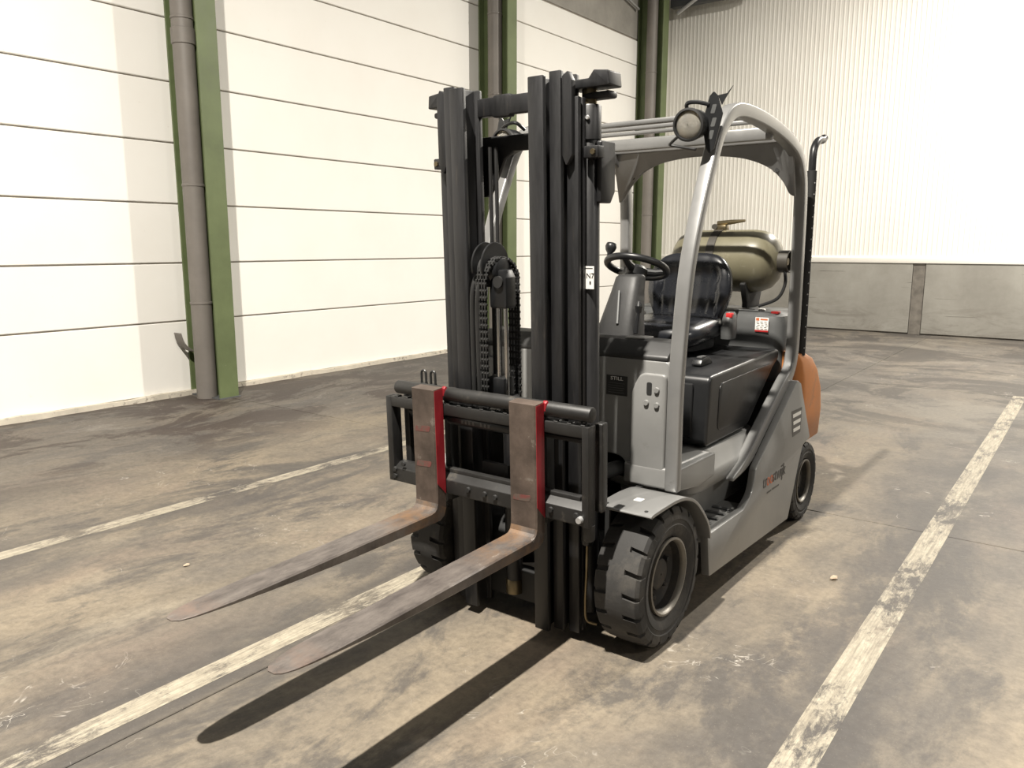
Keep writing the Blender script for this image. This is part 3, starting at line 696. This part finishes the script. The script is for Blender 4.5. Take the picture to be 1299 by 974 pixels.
# mast coordinates: x, y measured back from the front face of the inner rails, z up
MM = Matrix.Translation((0, -.21, 0)) @ Matrix(((1, 0, 0, 0), (0, math.cos(tl), -math.sin(tl), 0), (0, math.sin(tl), math.cos(tl), 0), (0, 0, 0, 1)))
def ibeam(x0, x1, y0, dep, z0, z1, webx, s):
    b = B()
    f = .022
    pts = [(x0, y0), (x1, y0), (x1, y0+f), (webx+.009, y0+f), (webx+.009, y0+dep-f), (x1, y0+dep-f), (x1, y0+dep), (x0, y0+dep), (x0, y0+dep-f), (webx-.009, y0+dep-f), (webx-.009, y0+f), (x0, y0+f)]
    return b.prism([(s*a, c) for a, c in pts], 'z', z0, z1)
for s in (1, -1):
    ibeam(.145, .208, .0, .115, .035, 2.062, .175, s).out('inner_mast_rail', 'blk', T, bevel=.004, mx=MM)
    ibeam(.214, .260, .028, .12, .045, 2.075, .236, s).out('middle_mast_rail', 'blk', T, bevel=.004, mx=MM)
    ibeam(.266, .312, .056, .052, .035, 1.99, .288, s).out('outer_mast_rail', 'blk', T, bevel=.004, mx=MM)
    # folded guide plate beside the rail head
    B().prism(fillet([(s*.262, 1.80), (s*.278, 1.765), (s*.300, 1.80), (s*.300, 2.04), (s*.285, 2.07), (s*.262, 2.055)], .004), 'y', .035, .060).out('rail_head_plate', 'blk', T, bevel=.004, mx=MM)
    # side lift cylinder and its head
    cy = B().lathe([(.036, .10), (.036, 1.86), (.033, 1.865)], (s*.302, .147, 0), 'z', 24).out('lift_cylinder', 'blk', T, mx=MM, ang=50)
    B().lathe([(.041, 1.855), (.041, 1.965), (.037, 1.97)], (s*.302, .147, 0), 'z', 24).out('cylinder_head', 'blk', cy, mx=MM, ang=50)
    B().lathe([(.026, 1.965), (.026, 2.02)], (s*.302, .147, 0), 'z', 20).out('piston_rod', 'brass', cy, mx=MM, ang=50)
    B().prism(fillet([(s*.24, 2.02), (s*.24, 2.05), (s*.325, 2.05), (s*.345, 2.075), (s*.40, 2.068), (s*.405, 2.02)], .006), 'y', .10, .19).out('cylinder_bracket', 'blk', cy, mx=MM, bevel=.008)
    B().box(*sorted((s*.29, s*.395)), .12, .18, 1.985, 2.008).out('bracket_lip', 'blk', cy, mx=MM, bevel=.008)
    B().lathe([(.008, .108), (.006, .103)], (s*.318, 0, 1.925), 'y', 10).out('cylinder_screw', 'galv', cy, mx=MM)
    cl = B().box(*sorted((s*.315, s*.372)), .085, .13, 1.79, 1.83).out('guard_clamp', 'blk', cy, mx=MM, bevel=.004)
    B().lathe([(.010, .077), (.010, .085)], (s*.355, 0, 1.81), 'y', 6).out('clamp_bolt', 'brass', cl, mx=MM)
    B().prism(fillet([(.13, 1.64), (.13, 1.85), (.23, 1.85), (.23, 1.68), (.20, 1.64)], .01), 'x', *sorted((s*.340, s*.358))).out('clamp_plate', 'blk', cy, mx=MM, bevel=.004)
    # tilt cylinder to the chassis
    tc_ = B().tube([(s*.27, .02, .62), (s*.27, .30, .60)], .030, 16).out('tilt_cylinder', 'void', T)
    B().tube([(s*.27, -.09, .625), (s*.27, .05, .618)], .016, 12).out('tilt_rod', 'galv', tc_)
    # stops at the outside of the left and right rails
    for z in ((1.965, 1.83, 1.73) if s < 0 else ()):
        B().box(*sorted((s*.311, s*.324)), .075, .125, z, z+.05).out('rail_stop', 'blk', T, mx=MM, bevel=.003)
# crossmembers
B().prism([(-.15, 1.965), (-.15, 2.03), (-.075, 2.03), (-.07, 2.036), (.0, 2.036), (.005, 2.03), (.15, 2.03), (.15, 1.965), (.0, 1.965), (-.005, 1.958), (-.075, 1.958), (-.08, 1.965)], 'y', .09, .125).out('top_crossmember', 'blk', T, bevel=.005, mx=MM)
B().prism(fillet([(-.28, 1.68), (-.28, 1.905), (.28, 1.905), (.28, 1.845), (-.06, 1.845), (-.10, 1.82), (-.165, 1.70), (-.19, 1.68)], .01), 'y', .185, .205).out('rear_crossmember', 'blk', T, bevel=.004, mx=MM)
B().box(-.27, .27, .10, .16, .07, .20).out('lower_crossmember', 'void', T, bevel=.008, mx=MM)
B().box(-.27, .27, .20, .23, .55, .75).out('middle_crossmember', 'void', T, bevel=.008, mx=MM)
# paper tag with a handwritten mark on the near cylinder
tg = B().box(.292, .345, .1065, .1085, 1.345, 1.425).out('paper_tag', 'white', T, mx=MM)
text('N7', .026, 'tag_writing', 'ink', tg, MM @ basis((.313, .106, 1.383), (1, 0, 0), (0, 0, 1)))
text('8', .016, 'tag_writing', 'ink', tg, MM @ basis((.326, .106, 1.362), (1, 0, 0), (0, 0, 1)))
B().box(.296, .340, .1058, .1063, 1.416, 1.4185).out('tag_print', 'decal', tg, mx=MM)
# centre free-lift cylinder, chain sheave, hose wheel
XC = -.035
fl = B().lathe([(.034, .16), (.034, .92), (.026, .925)], (XC+.01, .10, 0), 'z', 22).out('free_lift_cylinder', 'blk', T, mx=MM, ang=50)
B().lathe([(.036, .10), (.036, .155), (.030, .165)], (XC+.01, .10, 0), 'z', 22).out('cylinder_foot', 'brass', fl, mx=MM, ang=50)
for dx in (-.022, .016):
    B().lathe([(.009, .93), (.009, 1.30)], (XC+.01+dx, .055, 0), 'z', 14).out('guide_rod', 'chrome', fl, mx=MM, ang=50)
B().prism(fillet([(XC-.035, 1.265), (XC-.035, 1.37), (XC-.015, 1.41), (XC+.03, 1.41), (XC+.045, 1.38), (XC+.045, 1.265)], .012), 'y', .035, .10).out('sheave_fork', 'plastic', fl, mx=MM, bevel=.008)
B().box(XC-.024, XC+.03, .03, .09, .93, 1.0).out('rod_clamp', 'plastic', fl, mx=MM, bevel=.006)
B().lathe([(.022, .026), (.022, .036)], (XC+.012, 0, 1.365), 'y', 18).out('sheave_pin', 'ink', fl, mx=MM)
B().lathe([(.048, -.03), (.052, -.028), (.046, -.02), (.046, .0), (.052, .008), (.048, .01)], (XC+.0, .075, 1.40), 'x', 28).out('chain_sheave', 'plastic', fl, mx=MM, ang=50)
# two plates of the hose reel above
for dx, dz in ((-.085, .0), (-.04, .0)):
    B().prism([(.08+.085*math.cos(math.radians(a)), 1.425+.085*math.sin(math.radians(a))) for a in range(-20, 201, 10)], 'x', XC+dx-.004, XC+dx+.004).out('hose_reel_plate', 'plastic', T, mx=MM, bevel=.002, segs=1)
B().lathe([(.060, -.08), (.060, -.044)], (XC, .08, 1.40), 'x', 24).out('hose_reel', 'void', T, mx=MM)
B().tube([(XC-.10, .045, 1.41), (XC-.03, .045, 1.41)], .012, 10).out('reel_bolt', 'plastic', T, mx=MM)
for dx in (-.098, -.072):
    B().tube(smooth_path([(XC+dx+.012, .04, 1.40), (XC+dx+.004, .012, 1.34), (XC+dx-.002, .01, 1.2), (XC+dx, .01, .85)], 6), .0095, 10).out('lift_hose', 'hose', T, mx=MM, ang=60)
# roller chain
ch = empty('lift_chain', (0, 0, 0), T)
lk = B()
for dx in (-.020, -.007, .007, .020):
    lk.box(dx-.0035, dx+.0035, -.006, .006, -.017, .017)
lk.tube([(-.027, 0, 0), (.027, 0, 0)], .0062, 8)
lkm = lk.mesh('chain_link', 'hose', .0012, 1)
path = [(.012, z) for z in [.86+i*.0262 for i in range(20)]]
cy0, cz0, rr = .075, 1.39, .060
path += [(cy0-rr*math.cos(a), cz0+rr*math.sin(a)) for a in [i*math.pi/7 for i in range(8)]]
path += [(.138, 1.375-i*.0262) for i in range(20)]
for i, (y, z) in enumerate(path):
    a = path[max(i-1, 0)]; b = path[min(i+1, len(path)-1)]
    o = inst('chain_link', lkm, ch); th = math.atan2(b[1]-a[1], b[0]-a[0])
    o.matrix_local = MM @ Matrix.Translation((XC-.055+(.06 if i > 27 else .06*max(0, i-19)/8), y, z)) @ Matrix.Rotation(th-math.pi/2, 4, 'X')
# vertical steel hose lines beside the far rails
for (x, y) in ((-.125, .13), (-.112, .15)):
    B().tube([(x, y, .9), (x, y, 1.86)], .0075, 8).out('hose_line', 'hose', T, mx=MM)
B().box(-.155, -.085, .02, .10, .90, 1.0).out('hose_block', 'plastic', T, mx=MM, bevel=.006)
# brake pipe at the near side
B().tube(smooth_path([(.335, -.145, .43), (.335, -.145, .30), (.328, -.14, .16), (.33, -.13, .09), (.37, -.12, .08)], 5), .006, 8).out('copper_pipe', 'brass', T)
B().lathe([(.020, .40), (.024, .41), (.024, .47), (.016, .48)], (.335, -.145, 0), 'z', 14).out('pipe_fitting', 'plastic', T)

# ---- fork carriage with side shift frame
ca = B().tube([(-.455, -.085, .943), (.458, -.085, .943)], .027, 20).out('carriage', 'blk2', T, mx=MM, bevel=.006)
B().box(-.500, .455, -.108, -.070, .862, .905).out('upper_fork_bar', 'blk2', ca, mx=MM, bevel=.005)
for k in range(17):
    x = -.46+k*.055
    B().box(x, x+.018, -.106, -.078, .903, .909).out('bar_notch', 'blk2', ca, mx=MM, bevel=.002, segs=1)
B().prism(fillet([(-.108, .548), (-.108, .605), (-.075, .625), (-.045, .625), (-.045, .548)], .006), 'x', -.49, .440).out('lower_fork_bar', 'blk2', ca, mx=MM, bevel=.004)
B().box(-.30, .40, -.075, -.045, .615, .640).out('lower_bar_ridge', 'blk2', ca, mx=MM, bevel=.004)
B().box(-.506, -.474, -.110, -.055, .548, .905).out('frame_post', 'blk2', ca, mx=MM, bevel=.005)
B().box(.428, .456, -.112, -.062, .545, .905).out('frame_post', 'blk2', ca, mx=MM, bevel=.005)
for s in (1, -1):
    B().prism(fillet([(-.045, .585), (-.045, .905), (-.005, .905), (-.005, .61), (-.02, .585)], .008), 'x', *sorted((s*.440, s*.470))).out('side_frame', 'blk2', ca, mx=MM, bevel=.005)
    B().box(*sorted((s*.215, s*.245)), -.05, .0, .50, .95).out('carriage_upright', 'void', ca, mx=MM, bevel=.004)
B().prism([(-.33, .62), (-.315, .62), (-.345, .71), (-.345, .86), (-.37, .86), (-.37, .70)], 'y', -.06, -.03).out('frame_brace', 'blk2', ca, mx=MM, bevel=.003)
sc_ = B().tube([(-.19, -.075, .845), (.17, -.075, .845)], .022, 16).out('side_shift_cylinder', 'plastic', ca, mx=MM, bevel=.004)
for k in range(7):
    a = -.115+k*.018+(.02 if k > 3 else 0)
    B().box(a, a+.011, -.0978, -.0968, .838, .851).out('cylinder_marking', 'decal', sc_, mx=MM)
B().tube([(-.40, -.075, .845), (.43, -.075, .845)], .010, 10).out('shift_rod', 'void', ca, mx=MM)
for (x, z) in ((-.47, .572), (-.47, .60), (-.42, .63), (-.08, .585), (.0, .583), (.05, .58), (.30, .585), (.405, .585)):
    B().lathe([(.009, -.116), (.011, -.108)], (x, 0, z), 'y', 10).out('carriage_bolt', 'ink', ca, mx=MM)
B().lathe([(.011, -.128), (.013, -.110)], (.425, 0, .575), 'y', 12).out('grease_cap', 'galv', ca, mx=MM)
B().box(-.10, .03, .0, .02, .55, .67).out('carriage_tag_plate', 'dash', ca, mx=MM, bevel=.003)
B().lathe([(.016, .49), (.021, .497), (.021, .55)], (.440, -.08, 0), 'z', 16).out('post_foot', 'blk2', ca, mx=MM, ang=50)
for (x, z0) in ((-.405, .80), (-.385, .78)):
    B().tube(smooth_path([(x, -.02, .86), (x-.03, -.01, .80), (x-.035, .0, .74), (x+.01, .01, .66), (x+.03, .02, .60)], 5), .008, 8).out('shift_hose', 'hose', ca, mx=MM)
# pair of lifting eyes behind the far end of the bar
for x in (-.385, -.335):
    B().tube([(x, -.02+.0, .94)] + [(x+.012-.012*math.cos(a), -.02, .995+.012*math.sin(a)) for a in [i*math.pi/8 for i in range(9)]] + [(x+.024, -.02, .94)], .005, 8).out('hose_eye', 'hose', ca, mx=MM)
    B().lathe([(.016, .93), (.016, .955)], (x+.012, -.02, 0), 'z', 12).out('eye_base', 'ink', ca, mx=MM)

# ---- forks
def fork(x0, x1, lab):
    xc, hw = (x0+x1)/2, (x1-x0)/2; FT = -.163
    f = tag(empty('fork', (0, 0, 0), T), lab)
    zt, zb = .492, .447
    # side profile from the shank top round the heel to the tip: back/bottom (y, z), front/top (y, z), width
    sec = [((-.108, .972), (FT, .968), 1), ((-.108, .62), (FT, .62), 1), ((-.108, .53), (FT, .545), 1), ((-.110, .490), (FT-.001, .522), 1), ((-.122, .460), (FT-.007, .505), 1), ((-.145, .447), (FT-.018, .496), 1),
           ((-.195, .446), (-.200, zt), 1), ((-.35, .449), (-.35, zt), 1), ((-.6, .454), (-.6, zt), 1), ((-.8, .462), (-.8, zt), 1), ((-.95, .470), (-.95, zt), .98), ((-1.06, .477), (-1.06, zt), .94),
           ((-1.14, .482), (-1.14, zt), .86), ((-1.19, .484), (-1.19, zt-.001), .72), ((-1.222, .485), (-1.222, zt-.002), .50), ((-1.236, .486), (-1.236, zt-.003), .22)]
    def skin(ss):
        vs, fs = [], []
        for (b, a, wv) in ss:
            h = hw*wv; b, a = Vector(b), Vector(a); d = a-b; c_ = min(.005, d.length*.3); e = d.normalized()*c_
            for (x, p) in ((xc-h, b+e), (xc-h, a-e), (xc-h+c_, a), (xc+h-c_, a), (xc+h, a-e), (xc+h, b+e), (xc+h-c_, b), (xc-h+c_, b)): vs.append((x, p.x, p.y))
        n = len(ss)
        for i in range(n-1):
            for k in range(8): fs.append((8*i+k, 8*i+(k+1) % 8, 8*i+8+(k+1) % 8, 8*i+8+k))
        fs += [tuple(range(8))[::-1], tuple(range(8*n-8, 8*n))]
        return B()._add(vs, fs)
    skin(sec[:4]).out('shank', 'shank', f, mx=MM, ang=25)
    skin(sec[3:]).out('blade', 'fork', f, mx=MM, ang=25)
    B().prism([(-.1585, .60), (-.1585, .964), (-.1125, .968), (-.1125, .55)], 'x', x1-.0005, x1+.0012).out('red_edge_paint', 'red', f, mx=MM)
    B().box(x0+.02, x1+.006, -.112, -.078, .925, .968).out('fork_hook', 'blk2', f, mx=MM, bevel=.006)
    B().prism(fillet([(-.112, .935), (-.112, .968), (-.100, .976), (-.086, .962), (-.088, .935)], .006), 'x', x1-.008, x1+.010).out('locking_pin', 'red', f, mx=MM, bevel=.004)
    for z in ((.80, .66) if x0 < 0 else (.615,)):
        B().prism(fillet([(x0+.012, z), (x1-.03, z+.004), (x1-.02, z+.028), (x0+.02, z+.022)], .01), 'y', -.1638, -.1629).out('red_mark', 'redsmear', f, mx=MM)
    return f
fork(-.308, -.192, 'far fork'); fork(.160, .276, 'near fork')

# ================================================================== GAS CYLINDER
G = empty('gas_cylinder', (-1.735, 4.36, 1.413)); tag(G, 'olive gas cylinder lying across the back of the forklift', 'gas cylinder')
prof = [(.0, -.32), (.06, -.318), (.11, -.303), (.145, -.275), (.165, -.235), (.172, -.19), (.172, .15), (.165, .20), (.145, .245), (.11, .275), (.06, .292), (.0, .296)]
B().lathe([(max(r, .002), h) for r, h in prof], (0, 0, 0), 'x', 48).out('cylinder_body', 'olive', G, ang=60)
B().lathe([(.1725, -.075), (.176, -.073), (.176, -.028), (.1725, -.026)], (0, 0, 0), 'x', 48).out('strap_band', 'strap', G, ang=60)
bk = B().box(-.085, -.015, -.03, .03, .165, .20).out('strap_buckle', 'brass', G, bevel=.008)
B().tube([(-.075, 0, .208), (.0, 0, .215), (.085, .0, .222)], [.015, .014, .007], 10).out('buckle_lever', 'brass', bk)
B().tube([(-.08, -.035, .19), (-.08, .035, .19)], .016, 12).out('buckle_pin', 'strap', bk)
col_ = B().lathe([(.055, .285), (.060, .287), (.060, .345), (.055, .347), (.052, .345), (.052, .285)], (0, 0, 0), 'x', 32, True).out('valve_collar', 'strap', G, ang=50)
B().tube([(.29, 0, 0), (.335, 0, 0)], .02, 12).out('valve', 'brass', G)
B().tube([(.325, -.02, .0), (.325, -.02, -.05)], .012, 10).out('valve_outlet', 'brass', G)
B().tube(smooth_path([(.325, -.02, -.04), (.335, -.03, -.12), (.30, -.04, -.20), (.20, -.04, -.245)], 6), .009, 10).out('gas_hose', 'hose', G, ang=60)
for x in (-.16, .14):
    B().prism(fillet([(-.10, -.255), (-.10, -.225), (-.15, -.12), (-.12, -.11), (-.05, -.17), (.05, -.17), (.12, -.11), (.15, -.12), (.10, -.225), (.10, -.255)], .008), 'x', x-.014, x+.014).out('cradle', 'void', G, bevel=.003)

# ---- small rubble on the floor
for (x, y, s, lab) in ((-.86, 3.59, .016, 'small tan rubble chip on the floor beside the right lane line'), (-3.36, 1.90, .010, 'tiny pale rubble chip on the floor left of the far fork')):
    b = B(); bmesh.ops.create_icosphere(b.bm, subdivisions=2, radius=s)
    for v in b.bm.verts: v.co *= 1+random.uniform(-.25, .25); v.co.z *= .55; v.co.y *= 1.4
    zmin = min(v.co.z for v in b.bm.verts)
    for v in b.bm.verts: v.co.z -= zmin
    tag(b.out('rubble_chip', 'chip', None, loc=(x, y, 0)), lab, 'rubble')
